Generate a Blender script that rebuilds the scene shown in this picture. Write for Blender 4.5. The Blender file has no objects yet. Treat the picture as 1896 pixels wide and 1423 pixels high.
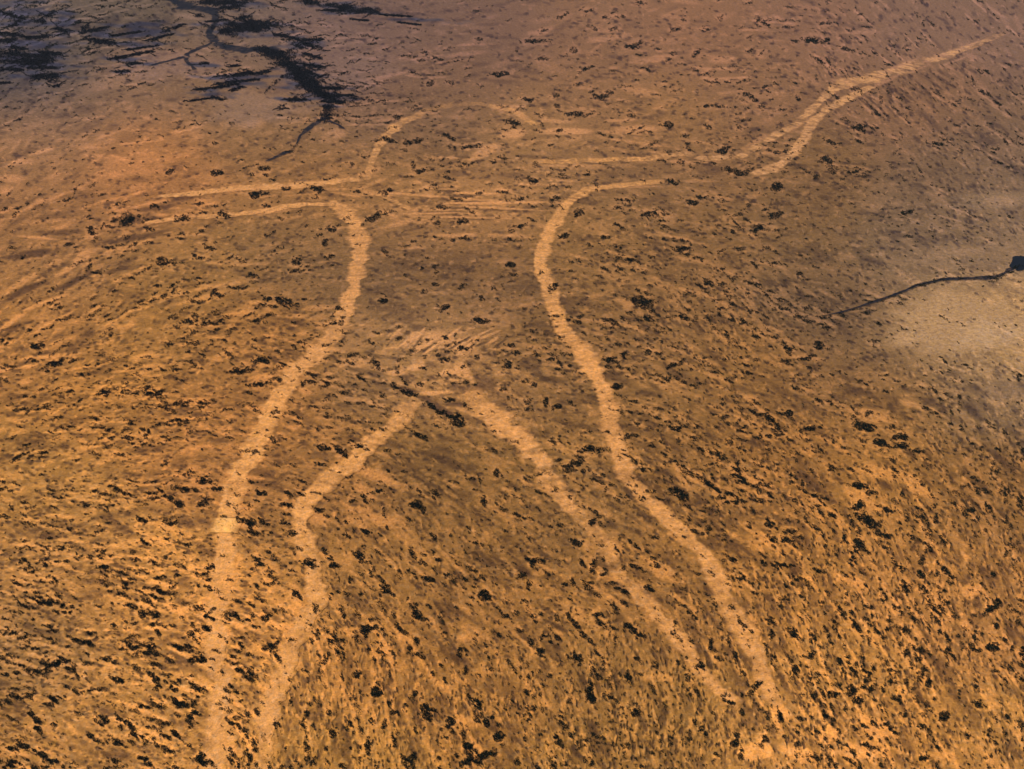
import bpy, math, random
import numpy as np
random.seed(7); rng = np.random.default_rng(7)
scene = bpy.context.scene
R = math.radians

# ------------------------------------------------------------------ camera, sky, sun, exposure
W, Hh, F = 1896.0, 1423.0, 2033.0            # photograph's frame and focal length in its own pixels
ALT, PITCH = 1200.0, R(32.8)
cam = bpy.data.objects.new('camera', bpy.data.cameras.new('camera'))
scene.collection.objects.link(cam)
cam.location = (0, 0, ALT); cam.rotation_euler = (R(90) - PITCH, 0, 0)
cam.data.sensor_width = 36; cam.data.lens = 36 * F / W
cam.data.clip_start = 1; cam.data.clip_end = 200000
scene.camera = cam

SUN_EL, SUN_AZ = R(33), R(-52)               # azimuth clockwise from +Y (away from the camera): sun far left
world = bpy.data.worlds.new('World'); scene.world = world; world.use_nodes = True
nt = world.node_tree; bg = nt.nodes['Background']
sky = nt.nodes.new('ShaderNodeTexSky'); sky.sky_type = 'NISHITA'; sky.sun_disc = False
sky.sun_elevation = SUN_EL; sky.sun_rotation = SUN_AZ
nt.links.new(sky.outputs[0], bg.inputs[0]); bg.inputs[1].default_value = 0.06
sun = bpy.data.objects.new('sun', bpy.data.lights.new('sun', 'SUN'))
scene.collection.objects.link(sun)
sun.data.energy = 5.0; sun.data.angle = R(0.5); sun.data.color = (1.0, 0.93, 0.83)
sun.rotation_euler = (R(90) - SUN_EL, 0, math.pi - SUN_AZ)
scene.view_settings.view_transform = 'Standard'; scene.view_settings.look = 'None'
scene.view_settings.exposure = 0.15; scene.view_settings.gamma = 1.0
scene.cycles.max_bounces = 4; scene.cycles.diffuse_bounces = 2; scene.cycles.volume_bounces = 0
scene.cycles.use_denoising = True

# ------------------------------------------------------------------ lie of the land
def terrain(x, y):
    return (4.0 * np.sin(x / 330 + 0.4) * np.cos(y / 410 + 1.0) + 3.0 * np.sin(x / 190 + y / 260)
            + 2.0 * np.cos(y / 150 - x / 420 + 2.0)) * np.exp(-(x * x + y * y) / 9e7)
cp, sp = math.cos(PITCH), math.sin(PITCH)
def ground_at(px, py):
    """point of the ground seen at the photograph's pixel px, py"""
    px = np.asarray(px, float); py = np.asarray(py, float)
    dx, dy = px - W / 2, py - Hh / 2
    den = np.maximum(F * sp + dy * cp, 60.0)
    z = np.zeros_like(dx * dy)
    for _ in range(4):
        t = (ALT - z) / den
        x = t * dx; y = t * (F * cp - dy * sp); z = terrain(x, y)
    return x, y, z
def photo_px(x, y, z=0.0):
    h = ALT - z; d = np.maximum(y * cp + h * sp, 1.0)
    return W / 2 + F * x / d, Hh / 2 + F * (h * cp - y * sp) / d
def m_per_px(py):
    return ALT / np.maximum(F * sp + (np.asarray(py, float) - Hh / 2) * cp, 60.0)
def slope_down(py):                            # sine of the angle below the horizon
    a = PITCH + np.arctan((np.asarray(py, float) - Hh / 2) / F)
    return np.sin(np.maximum(a, 0.08))
def lin(c):
    c = np.asarray(c, float) / 255.0
    return np.where(c <= 0.04045, c / 12.92, ((c + 0.055) / 1.055) ** 2.4)
GAIN = np.array([0.98, 0.965, 0.97])            # light on the ground per unit albedo, per channel

# ------------------------------------------------------------------ soil colour over the plain
SOIL = """60,60,105,88,80;60,130,70,65,70;200,60,95,80,70;250,150,130,98,75;100,220,135,102,80;60,300,150,108,72;250,300,165,112,68;
100,400,150,105,65;300,350,165,112,68;480,60,110,90,80;450,160,130,98,75;560,230,125,95,70;640,150,120,90,75;600,60,115,90,85;
750,60,115,88,78;900,60,118,88,75;1100,60,135,98,75;1300,60,140,100,75;1500,50,135,98,78;1700,40,130,98,82;1880,60,128,97,82;
850,150,125,92,70;1100,170,135,98,70;1400,150,135,98,70;1700,180,130,95,70;1870,250,118,90,70;800,240,120,90,65;1000,280,140,102,65;
1200,230,150,108,68;1250,300,135,98,65;1500,350,125,92,60;1750,350,115,88,65;1870,330,128,102,80;500,260,140,102,65;550,330,160,112,65;
350,450,145,105,60;100,480,150,108,65;60,600,165,115,62;750,350,150,108,65;850,390,155,110,65;800,450,125,92,60;900,520,122,90,58;
720,520,118,88,58;850,600,125,92,58;1100,450,140,102,60;1200,350,130,96,62;1300,450,130,95,58;1500,450,122,92,60;1700,430,122,97,74;
1850,430,138,110,84;1550,560,110,84,58;1700,480,132,105,78;1770,590,176,138,94;1860,620,186,144,94;1850,700,150,120,86;1700,640,134,106,74;
1600,700,125,92,58;1800,750,124,96,64;300,600,155,110,58;500,650,155,108,58;550,450,130,96,60;200,750,165,115,58;400,800,160,110,58;
50,900,165,118,60;700,650,130,96,58;1000,650,130,95,56;1200,600,135,98,58;1200,750,135,98,55;1400,700,140,100,55;650,900,150,105,56;
800,870,130,95,52;900,950,140,100,52;1050,900,138,100,54;1250,850,145,103,54;1450,850,150,105,54;1650,900,160,112,55;1650,760,150,106,54;
1800,900,140,100,54;100,1050,165,118,62;40,1200,150,110,60;250,1100,185,130,65;300,1300,180,128,64;50,1400,165,118,60;450,1150,190,132,66;
480,1280,185,130,64;650,1050,155,110,56;700,1250,165,115,56;650,1400,165,118,55;900,1150,150,106,54;900,1300,160,112,54;1100,1250,145,104,52;
1100,1400,150,108,52;1250,1100,150,106,54;1250,1350,150,108,52;1450,1100,165,115,56;1550,1250,170,120,58;1700,1100,165,115,58;
1850,1150,160,112,58;1850,1380,165,118,58;1550,1400,175,122,60;1700,1380,175,122,58;790,630,186,138,88;850,378,166,120,76;1000,258,160,117,76;860,700,160,115,66;1440,1390,180,128,63;1560,1400,174,122,60"""
SOIL = np.array([[float(v) for v in s.split(',')] for s in SOIL.replace('\n', '').split(';') if s])
# run of the scrub bands: pixel, angle in the picture (degrees, clockwise from the right)
FLOW = np.array([[150,1150,16],[300,1280,25],[150,950,6],[100,750,-10],[60,560,-28],[300,800,-3],[700,1000,42],[750,1080,50],[850,1100,42],
 [1000,1050,30],[1000,1300,62],[700,1300,76],[900,1380,60],[600,1380,80],[1150,1300,75],[1500,1200,60],[1650,1250,56],[1800,1300,55],
 [1700,1050,60],[1800,1000,55],[1850,850,40],[1400,850,34],[1350,750,28],[1500,700,18],[1620,700,22],[1300,600,32],[1100,700,10],[900,800,22],
 [600,850,16],[500,800,10],[900,60,-4],[1300,100,2],[1500,300,5],[1800,200,34],[1660,160,42],[300,400,-8],[100,450,-22],[850,400,0],[850,560,0],
 [450,1000,18],[1200,1000,35],[1250,450,12]], float)
# scrub cover: pixel, flecks per 100 x 100 pixels, length, thickness in pixels
COVER = np.array([[200,1200,17,17,7],[350,1350,16,16,7],[60,1000,18,12,5],[200,800,22,13,4.2],[60,700,16,14,4.5],[200,600,15,14,4.5],[100,450,9,14,5],[100,250,6,8,3],
 [250,150,1,8,3],[450,190,2,8,3],[40,95,46,15,3.4],[110,60,30,16,3],[215,60,30,18,3],[290,60,26,18,3],[420,145,14,16,3],[560,110,16,14,3],[640,30,14,18,3],[380,100,3,8,3],[60,180,3,7,2.6],[40,20,22,16,3],[240,105,16,16,3],[340,15,3,9,3],[760,40,8,12,3],[400,300,5,9,4],[500,450,7,10,4.5],[400,650,17,14,5],[550,800,13,13,5],[480,1080,20,13,6],[900,100,6,11,3.5],[1700,60,9,8,3],[1300,80,9,12,4],[1500,250,12,10,4],[1650,150,16,12,3.5],
 [850,500,5,9,5],[800,300,9,11,4.5],[1100,300,9,12,4.5],[1000,700,11,11,5],[1250,600,23,11,5],[1500,650,20,12,5],[1700,450,12,7,3.5],[1770,600,1,7,3],[1650,700,12,9,4],
 [900,1200,14,12,6.5],[700,1300,16,12,7],[1100,1350,19,8,6],[1600,1150,21,12,5.4],[1700,1320,15,11,6],[1800,800,14,10,5],[1400,900,17,12,5],[1850,1000,18,11,5.4],[800,880,6,10,5],[1000,1000,13,12,6],[1250,1000,18,10,6],
 [1350,750,19,12,5],[700,1000,13,12,6]], float)
def idw(tab, px, py, power=3.0, col=2):
    px = np.clip(px, -150, W + 150); py = np.clip(py, -20, Hh + 150)
    num = 0.0; den = 0.0
    for row in tab:
        d2 = (px - row[0]) ** 2 + ((py - row[1]) * 1.4) ** 2
        w = np.exp(-d2 / 11000.0) + 0.004 * np.exp(-d2 / 60000.0) + 1e-7 / (1 + d2 / 1e5)
        num = num + w[..., None] * row[col:]; den = den + w
    return num / den[..., None]
def flow_deg(px, py):
    t = FLOW.copy(); v = np.column_stack([t[:, :2], np.cos(R(1) * t[:, 2] * 2), np.sin(R(1) * t[:, 2] * 2)])
    c = idw(v, px, py)
    return np.degrees(np.arctan2(c[..., 1], c[..., 0])) / 2

# ------------------------------------------------------------------ where the scrub grows (pixels of the photograph, set on the ground below)
T_A = [(606,372),(640,390),(662,420),(664,470),(660,510),(650,545),(638,580),(612,622),(585,655),(545,690),(512,738),(490,780),(465,840),(440,890),(418,935),(415,975),(418,1020),(410,1080),(402,1130),(403,1200),(408,1280),(402,1350),(397,1480)]
T_B = [(768,744),(735,780),(690,815),(650,855),(610,885),(577,915),(556,950),(560,985),(574,1030),(582,1080),(588,1110),(574,1140),(553,1168),(538,1205),(520,1255),(505,1290),(494,1325),(490,1480)]
T_C = [(868,716),(884,744),(915,770),(940,797),(975,820),(1000,852),(1020,890),(1045,930),(1080,965),(1110,992),(1130,1030),(1150,1070),(1200,1120),(1240,1160),(1275,1200),(1300,1240),(1330,1280),(1372,1306)]
T_D = [(1235,334),(1150,343),(1085,350),(1047,380),(1025,415),(1005,455),(995,480),(1003,510),(1020,545),(1028,580),(1050,620),(1080,660),(1105,695),(1120,740),(1135,790),(1145,840),(1165,890),(1195,925),(1230,960),(1260,985),(1295,1012),(1320,1050),(1335,1090),(1355,1130),(1380,1170),(1395,1210),(1415,1250),(1430,1285),(1442,1316)]
SHRUBS = """243,405,45,20,-10;287,381,20,10,0;337,405,28,14,-12;280,424,18,9,0;413,397,22,14,0;370,376,18,8,-5;471,359,26,15,0;494,381,18,12,0;530,349,18,12,10;586,349,27,12,0;584,366,16,7,0;
390,459,25,17,0;601,449,18,16,-30;614,424,20,13,10;494,435,14,8,0;614,474,12,10,0;299,483,22,22,0;368,476,25,9,5;169,426,14,20,-20;314,317,20,9,-15;402,319,24,16,-10;489,311,20,14,0;466,322,14,9,0;491,323,12,10,0;398,265,12,8,0;429,228,14,9,0;537,280,20,6,-25;
735,216,14,10,0;711,258,36,12,0;765,262,38,12,-10;831,253,27,10,0;750,278,10,10,0;650,304,14,9,0;676,290,18,7,0;949,227,28,15,0;935,240,14,5,0;765,305,9,18,0;777,316,22,9,-15;853,307,18,6,0;913,299,16,8,-30;991,304,14,9,0;986,333,22,13,10;961,368,20,10,-15;
696,400,38,16,-20;643,403,16,10,20;713,358,12,10,0;856,410,24,11,0;816,383,18,10,0;809,413,14,8,0;947,427,14,13,0;962,418,30,7,-10;1072,395,22,18,0;1043,437,20,13,0;1155,370,32,9,0;1143,384,20,7,-5;1204,395,32,12,0;1258,459,30,12,10;1260,299,16,10,0;1243,336,24,12,25;1209,265,20,8,0;1020,268,14,7,0;
1062,211,32,13,0;1033,197,16,10,30;998,213,18,8,10;976,184,26,8,0;1030,177,14,9,0;1070,156,18,8,0;1116,176,38,14,-10;1086,125,28,10,0;1062,93,15,12,0;1173,83,34,14,-25;1005,108,24,7,-5;988,76,48,10,0;887,72,16,8,0;787,97,14,9,0;779,111,16,7,0;797,153,14,11,0;833,152,18,8,0;925,137,36,12,-5;
1043,29,22,9,-15;1087,19,24,8,0;1123,32,16,8,0;1150,31,18,6,0;1136,53,20,8,-5;1103,54,16,6,0;1008,56,18,5,-10;1251,54,22,8,0;1187,5,20,9,15;1265,36,12,10,0;1238,231,18,16,0;1170,213,18,10,0;1248,168,14,7,0;
1528,42,20,12,0;1413,42,26,8,15;1459,50,26,7,5;1509,74,52,14,5;1568,91,28,10,10;1518,112,22,9,0;1680,91,18,7,15;1289,99,16,15,0;1334,31,13,9,0;1308,137,16,6,0;1320,152,18,7,0;1389,179,40,9,0;1317,196,46,8,0;1411,196,16,10,0;1445,203,22,6,-10;1312,235,12,16,-20;1369,236,12,9,0;
1337,278,32,14,-10;1440,282,16,9,-10;1361,317,46,13,0;1391,314,18,10,-10;1437,344,20,18,0;1437,397,30,18,-10;1401,425,26,9,-15;1418,459,18,9,-10;1334,466,12,8,0;1266,461,26,9,0;1281,375,22,14,10;1593,235,25,15,10;1540,263,28,11,20;1737,266,25,9,15;1578,318,22,9,0;1533,297,28,12,10;1540,316,22,8,15;1511,326,12,10,0;1681,392,24,9,10;1843,275,16,8,-10;
469,509,22,15,0;549,484,18,16,0;449,484,16,8,0;520,556,60,16,-3;398,544,18,12,0;361,585,14,10,0;351,594,34,10,0;491,597,10,7,0;618,597,16,10,-20;604,602,14,7,-20;631,597,12,8,-10;449,686,42,16,-8;483,666,26,14,0;476,711,42,10,-5;570,708,30,9,-8;500,706,20,8,-20;191,727,28,13,-20;304,745,16,6,0;506,763,14,8,0;351,799,13,9,0;294,786,24,8,0;270,796,24,9,5;69,640,26,14,0;101,672,40,12,-25;
216,905,36,12,20;324,927,46,11,10;375,934,22,9,0;341,905,50,12,0;381,892,32,12,5;402,904,22,10,10;287,912,28,6,-10;307,858,14,14,0;219,841,26,7,0;456,835,24,7,8;439,916,14,9,0;506,814,18,9,30;597,828,30,14,15;628,833,26,14,20;533,934,18,14,20;483,912,22,12,25;591,858,24,8,15;
821,570,22,14,0;785,538,14,13,0;807,504,12,9,0;806,527,14,8,0;708,556,18,12,0;944,490,20,11,-10;951,508,18,8,0;914,534,14,8,0;1025,530,20,13,0;1001,505,14,8,0;890,593,30,12,5;860,644,28,12,0;944,639,20,10,0;822,665,18,12,0;883,661,12,8,0;696,674,22,12,35;730,713,12,18,-20;
758,727,38,13,10;799,752,30,13,25;819,764,22,14,20;846,777,26,26,0;832,740,22,10,0;777,710,18,10,0;779,807,28,13,30;672,828,30,11,0;635,838,14,12,0;988,711,18,9,10;974,705,16,7,0;932,719,14,7,10;941,674,14,18,10;1011,743,12,22,-10;1030,753,18,12,0;976,740,16,7,0;978,757,20,9,-10;1043,655,14,9,0;1025,662,20,10,-15;
1130,667,30,11,10;1140,715,20,13,0;1200,652,14,14,0;1221,654,20,6,0;1251,674,24,12,10;1190,558,44,24,10;1200,590,28,13,0;1167,577,18,8,10;1025,819,14,16,-20;1086,831,36,13,0;1111,831,14,12,0;1062,858,38,24,-10;919,875,14,18,-10;1254,792,40,11,-15;1163,808,14,10,0;772,936,34,18,20;895,926,10,20,0;694,910,30,7,-10;1258,914,36,20,50;1204,909,20,8,25;805,912,20,9,25;
1600,789,40,22,10;1609,764,16,15,0;1582,769,14,9,0;1651,789,14,9,-20;1634,821,36,14,8;1666,808,28,16,-20;1668,824,28,14,0;1698,834,26,10,20;1458,645,30,16,48;1492,662,36,8,0;1516,639,16,18,0;1421,807,44,9,10;1425,774,24,14,45;1458,765,28,12,0;1502,792,40,10,-5;1350,819,16,11,0;1270,590,30,16,10;1350,912,18,14,20;1354,929,36,9,0;1418,897,18,10,10;1367,882,36,10,20;1384,895,40,7,15;
1590,899,36,10,8;1614,912,22,10,10;1588,936,24,18,-20;1641,943,34,12,0;1833,787,14,10,30;1654,868,22,9,30;1769,910,18,9,20;1830,939,22,15,45;1890,932,14,24,0;
457,965,34,20,38;489,968,20,10,15;527,968,18,11,0;542,987,18,14,20;263,962,24,13,20;317,968,26,9,0;270,1004,22,9,15;245,1021,14,8,0;189,1049,24,10,0;390,1049,16,13,0;575,1044,32,15,0;483,1044,24,11,5;619,1046,20,12,0;501,1080,28,13,0;287,1043,16,11,20;319,1086,14,10,0;550,1100,26,12,45;378,1086,38,7,5;
98,1117,70,11,8;123,1133,24,5,5;243,1122,26,10,12;262,1137,14,16,-20;287,1105,20,8,10;365,1125,26,12,15;388,1143,24,12,15;432,1138,22,18,0;493,1142,18,12,10;211,1159,12,14,-20;358,1178,26,16,30;155,1188,46,12,20;240,1198,38,9,10;108,1227,50,15,-10;91,1240,16,9,10;366,1221,34,15,8;442,1240,18,13,10;216,1257,32,12,12;287,1257,40,12,35;143,1281,20,16,20;172,1277,30,7,3;321,1275,18,12,20;370,1279,18,10,5;27,1289,28,10,20;334,1301,46,13,22;363,1319,18,12,25;267,1308,28,7,10;
64,1328,32,12,25;98,1341,14,9,10;71,1351,20,11,20;240,1341,26,12,15;175,1367,36,12,15;216,1373,24,13,15;326,1360,28,11,42;250,1362,20,10,20;263,1402,20,13,20;373,1399,18,12,-15;98,1409,20,10,10;506,1196,22,14,-20;540,1184,22,8,5;602,1220,14,18,0;614,1355,18,22,0;609,1318,10,15,0;579,1409,11,18,10;476,1318,9,16,-20;
677,983,22,9,15;802,993,11,18,-10;670,1034,34,14,20;765,1027,24,12,55;783,1042,16,13,40;795,1071,22,13,25;714,1091,24,16,35;824,1083,12,13,0;670,1100,14,9,15;642,1098,18,9,15;773,1137,32,18,52;682,1164,34,14,-32;897,1102,24,20,30;930,1134,38,9,40;883,1005,28,7,12;988,1036,40,11,8;966,1063,20,9,10;978,1083,14,17,0;1069,1004,20,14,10;1097,1059,14,10,30;1097,965,16,15,-30;1200,1088,20,13,30;1177,1049,24,9,0;
1057,1145,26,11,48;1030,1142,9,18,-10;1168,1162,26,14,20;1182,1174,20,10,5;1008,1178,22,9,-20;1001,1213,20,7,15;1070,1218,20,11,10;1182,1220,16,14,20;1212,1230,10,18,10;1163,1254,13,24,0;1094,1284,14,38,-5;1076,1172,18,12,10;851,1208,14,22,-20;861,1240,8,20,5;880,1188,9,18,5;777,1213,20,13,20;696,1280,20,22,0;790,1319,20,34,5;831,1338,18,30,15;885,1306,42,14,48;900,1338,11,20,0;922,1363,18,20,10;681,1385,12,28,5;711,1338,12,20,5;728,1370,7,34,5;762,1410,13,26,0;
866,1382,20,14,10;870,1399,16,20,0;863,1410,26,14,-20;902,1396,36,14,-20;885,1410,16,14,0;959,1410,13,14,10;1032,1368,11,26,5;1177,1318,16,16,0;659,1248,13,16,-20;1038,972,18,9,5;
1605,962,58,18,15;1634,988,32,15,38;1541,953,16,14,20;1588,1009,18,26,-10;1430,997,26,16,25;1455,1000,20,10,5;1425,970,16,14,0;1354,1034,18,14,20;1455,1046,28,8,5;1516,1056,28,11,10;1479,1071,26,6,8;1371,1069,20,9,0;1669,1053,13,16,-10;1705,1063,13,18,-20;1749,1054,12,18,-20;1732,960,12,22,-8;1678,1090,14,15,0;1712,1091,20,11,40;1730,1127,28,11,35;1845,1117,14,22,0;1833,1127,18,8,-10;1880,1130,18,14,30;
1558,1134,24,12,60;1588,1164,38,12,58;1624,1167,34,10,60;1533,1176,34,9,65;1428,1149,14,16,0;1469,1176,24,10,40;1428,1176,10,18,0;1597,1223,26,8,80;1649,1240,20,8,20;1580,1243,26,9,50;1605,1247,26,9,50;1620,1267,13,12,0;1577,1275,18,22,0;1585,1296,16,16,0;1540,1284,20,16,0;1708,1245,11,18,-10;1718,1264,14,14,20;1708,1343,20,16,20;1747,1324,18,20,0;1810,1304,20,11,40;1837,1198,22,18,0;1810,1203,18,8,10;1754,1203,12,18,0;1893,1210,12,30,0;
1401,1267,15,16,0;1389,1282,18,7,-35;1298,1230,12,24,-15;1339,1286,14,11,0;1350,1299,24,11,15;1361,1370,30,13,-45;1372,1395,10,22,0;1443,1324,10,26,-10;1415,1367,14,16,10;1607,1382,16,20,-20;1580,1395,9,20,10;1710,1402,20,15,0;1648,1348,36,9,35;1472,1240,12,18,-10;1499,1213,22,14,-30"""
SHRUBS = [tuple(float(v) for v in s.split(',')) for s in SHRUBS.replace('\n', '').split(';') if s.strip()]
SHRUBS.sort(key=lambda s: -s[2] * s[3]); named, rest = SHRUBS[:300], SHRUBS[300:]


tracks = [np.array(t, float) for t in (T_A, T_B, T_C, T_D)]
def on_track(x, y):
    for t in tracks:
        o = np.argsort(t[:, 1])
        if t[:, 1].min() < y < t[:, 1].max() and abs(np.interp(y, t[o, 1], t[o, 0]) - x) < 24: return True
    return False
n = 50000
qx = rng.uniform(-560, W + 560, n); qy = rng.uniform(-25, Hh + 110, n)
cv = idw(COVER, qx, qy); fd = flow_deg(qx, qy) + rng.normal(0, 12, n)
patch = np.sin(qx / 61 + np.sin(qy / 47) * 1.6) * np.sin(qy / 39 + np.sin(qx / 71) * 1.9)        # thick and thin ground
area = (W + 1120) * (Hh + 135) / 1e4
chance = cv[:, 0] * 1.12 * area / n * np.clip(1 + .6 * patch, .2, 2)
draw = rng.uniform(0, 1, n)
flecks, stains, sands = [], [], []
def fleck(x, y, L_, T_, d):
    if on_track(x, y) and random.random() < .3: return
    k = min(1.8, max(.45, random.lognormvariate(-.05, .42)))
    flecks.append((x, y, L_ * k, T_ * min(1.3, k ** .7) * random.uniform(.8, 1.2), d, random.choice((1.1, 1.1, .8, .5)), 1.9))
cx_, cy_, cl_ = [], [], []
for x, y, (c, L_, T_), d, p_, q_ in zip(qx, qy, cv, fd, draw, chance):
    if p_ < .62 * q_: fleck(x, y, L_, T_, d)
    elif p_ < .76 * q_: cx_.append(x); cy_.append(y); cl_.append((L_, T_))
    elif p_ < 2.2 * q_:
        if on_track(x, y) and random.random() < .5: continue
        k = random.uniform(2.6, 5.4); flecks.append((x, y, k * 1.5, k * .8, d, .9, 1.5))
    elif p_ < 4.4 * q_ + .03:
        if on_track(x, y) and random.random() < .7: continue
        stains.append((x, y, random.uniform(5, 12), random.uniform(3, 5.2), d, random.uniform(.8, 2.0)))
RC = np.array([(1890,490),(1850,511),(1830,515),(1750,516),(1700,527),(1660,545),(1600,565),(1530,584)], float)
for a_ in rng.uniform(0, 1, 46):               # bushes lining the right-hand creek
    a_ = a_ ** 1.6 * 7; i_ = min(int(a_), 6); q_ = RC[i_] + (RC[i_ + 1] - RC[i_]) * (a_ - i_)
    flecks.append((q_[0], q_[1] + random.gauss(0, 2.5), random.uniform(6, 18), random.uniform(2.5, 5), random.uniform(-25, 5), .9, 1.7))
# rows of bushes following the ripples of the ground, bare sand along their flank
cx_, cy_ = np.array(cx_), np.array(cy_); cl_ = np.array(cl_); left = rng.integers(2, 6, len(cx_))
sand_side = rng.choice((-1, 1), len(cx_)); run_ = flow_deg(cx_, cy_) + rng.normal(0, 6, len(cx_))
for hop in range(7):
    live = np.nonzero(left > hop)[0]
    if not len(live): break
    run_[live] = .5 * run_[live] + .5 * (flow_deg(cx_[live], cy_[live]) + rng.normal(0, 7, len(live)))
    for i in live:
        fleck(cx_[i] + random.gauss(0, 3), cy_[i] + random.gauss(0, 3), cl_[i][0], cl_[i][1], run_[i] + random.gauss(0, 16))
        o_ = sand_side[i] * cl_[i][1] * 1.3
        sands.append((cx_[i] - math.sin(R(run_[i])) * o_, cy_[i] + math.cos(R(run_[i])) * o_, cl_[i][0] * 2.4, cl_[i][1] * 1.4, run_[i], random.uniform(.5, 1.3)))
        st_ = cl_[i][0] * random.uniform(1.1, 2.3); cx_[i] += math.cos(R(run_[i])) * st_; cy_[i] += math.sin(R(run_[i])) * st_

# ------------------------------------------------------------------ materials
def principled(name):
    m = bpy.data.materials.new(name); m.use_nodes = True
    p = m.node_tree.nodes['Principled BSDF']; p.inputs['Roughness'].default_value = 1.0
    p.inputs['Specular IOR Level'].default_value = 0.0
    return m, m.node_tree, p
def N(nt, kind, **kw):
    n = nt.nodes.new(kind)
    for k, v in kw.items():
        if k in n.inputs: n.inputs[k].default_value = v
        else: setattr(n, k, v)
    return n
def make_soil():
    m, nt, p = principled('desert_soil'); L = nt.links.new
    at = N(nt, 'ShaderNodeAttribute', attribute_name='soil')
    tc = nt.nodes.new('ShaderNodeNewGeometry')
    def noise(scale, detail, rough=0.6):
        n = N(nt, 'ShaderNodeTexNoise', Scale=scale, Detail=detail, Roughness=rough); L(tc.outputs['Position'], n.inputs['Vector']); return n
    def rng_(src, a, b, c, d):
        r = N(nt, 'ShaderNodeMapRange'); r.inputs[1].default_value = a; r.inputs[2].default_value = b
        r.inputs[3].default_value = c; r.inputs[4].default_value = d; L(src, r.inputs[0]); return r.outputs[0]
    def mul(col, fac):
        v = N(nt, 'ShaderNodeVectorMath', operation='SCALE'); L(col, v.inputs[0]); L(fac, v.inputs['Scale']); return v.outputs[0]
    n1 = noise(0.11, 5, 0.7); n2 = noise(0.42, 3, 0.6); n3 = noise(0.03, 4, 0.6)
    col = mul(at.outputs['Color'], rng_(n1.outputs['Fac'], 0.3, 0.7, 0.67, 1.30))
    col = mul(col, rng_(n2.outputs['Fac'], 0.3, 0.7, 0.8, 1.18))
    # hue drift: ochre, rose and violet-grey pebbles
    hue = N(nt, 'ShaderNodeMix', data_type='RGBA', blend_type='MULTIPLY'); hue.inputs[0].default_value = 1.0
    nh = noise(0.16, 2); rp = N(nt, 'ShaderNodeValToRGB')
    e = rp.color_ramp.elements; e[0].position = 0.33; e[0].color = (0.93, 0.98, 1.28, 1); e[1].position = 0.68; e[1].color = (1.03, 0.99, 0.86, 1)
    k = rp.color_ramp.elements.new(0.5); k.color = (1.04, 0.97, 1.0, 1)
    L(nh.outputs['Fac'], rp.inputs[0]); L(col, hue.inputs[6]); L(rp.outputs[0], hue.inputs[7])
    # gibber stones and low saltbush specks
    vo = N(nt, 'ShaderNodeTexVoronoi', Scale=0.16); L(tc.outputs['Position'], vo.inputs['Vector'])
    spk = rng_(vo.outputs['Distance'], 0.12, 0.34, 0.42, 1.0)
    gate = rng_(n3.outputs['Fac'], 0.45, 0.6, 0.0, 1.0)
    gx = N(nt, 'ShaderNodeMix'); L(gate, gx.inputs[0]); gx.inputs[2].default_value = 1.0; L(spk, gx.inputs[3])
    fin = mul(hue.outputs[2], gx.outputs[0])
    L(fin, p.inputs['Base Color'])
    b0 = N(nt, 'ShaderNodeBump', Strength=0.85, Distance=3.0); L(at.outputs['Alpha'], b0.inputs['Height'])
    bp = N(nt, 'ShaderNodeBump', Strength=0.6, Distance=1.2); L(n1.outputs['Fac'], bp.inputs['Height']); L(b0.outputs[0], bp.inputs['Normal']); L(bp.outputs[0], p.inputs['Normal'])
    return m
def make_leaf(name, dark, light):
    m, nt, p = principled(name); L = nt.links.new
    g = nt.nodes.new('ShaderNodeNewGeometry'); n = N(nt, 'ShaderNodeTexNoise', Scale=0.35, Detail=3); L(g.outputs['Position'], n.inputs['Vector'])
    r = N(nt, 'ShaderNodeValToRGB'); e = r.color_ramp.elements
    e[0].position = 0.38; e[0].color = dark + (1,); e[1].position = 0.7; e[1].color = light + (1,)
    L(n.outputs['Fac'], r.inputs[0]); L(r.outputs[0], p.inputs['Base Color'])
    return m
soil_mat = make_soil()
leaf_mat = make_leaf('saltbush_leaves', (0.005, 0.008, 0.006), (0.022, 0.029, 0.012))
wood_mat = make_leaf('hazed_creek_leaves', (0.004, 0.006, 0.013), (0.010, 0.017, 0.021))  # blue of distant haze mixed into the leaf colour

# ------------------------------------------------------------------ ground sheet
da = 0.075
ang_in = np.arange(-45, 45 + da / 2, da)
ang = np.radians(np.concatenate([np.arange(-180, -45, 3.0), ang_in, np.arange(48, 181, 3.0)]))
ang[-1] = math.pi
dep = np.radians(np.linspace(58, 12.4, 860))
r_in = ALT / np.tan(dep)
rad = np.concatenate([[2, 150, 350, 550, 680], r_in, r_in[-1] * np.geomspace(1.01, 25000 / r_in[-1], 40)])
RR, AA = np.meshgrid(rad, ang, indexing='ij')
GX, GY = RR * np.sin(AA), RR * np.cos(AA); GZ = terrain(GX, GY)
PX, PY = photo_px(GX, GY, GZ)
behind = (np.abs(AA) > R(60)); PX = np.where(behind, 900, PX); PY = np.where(behind, 1500, PY)
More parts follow.
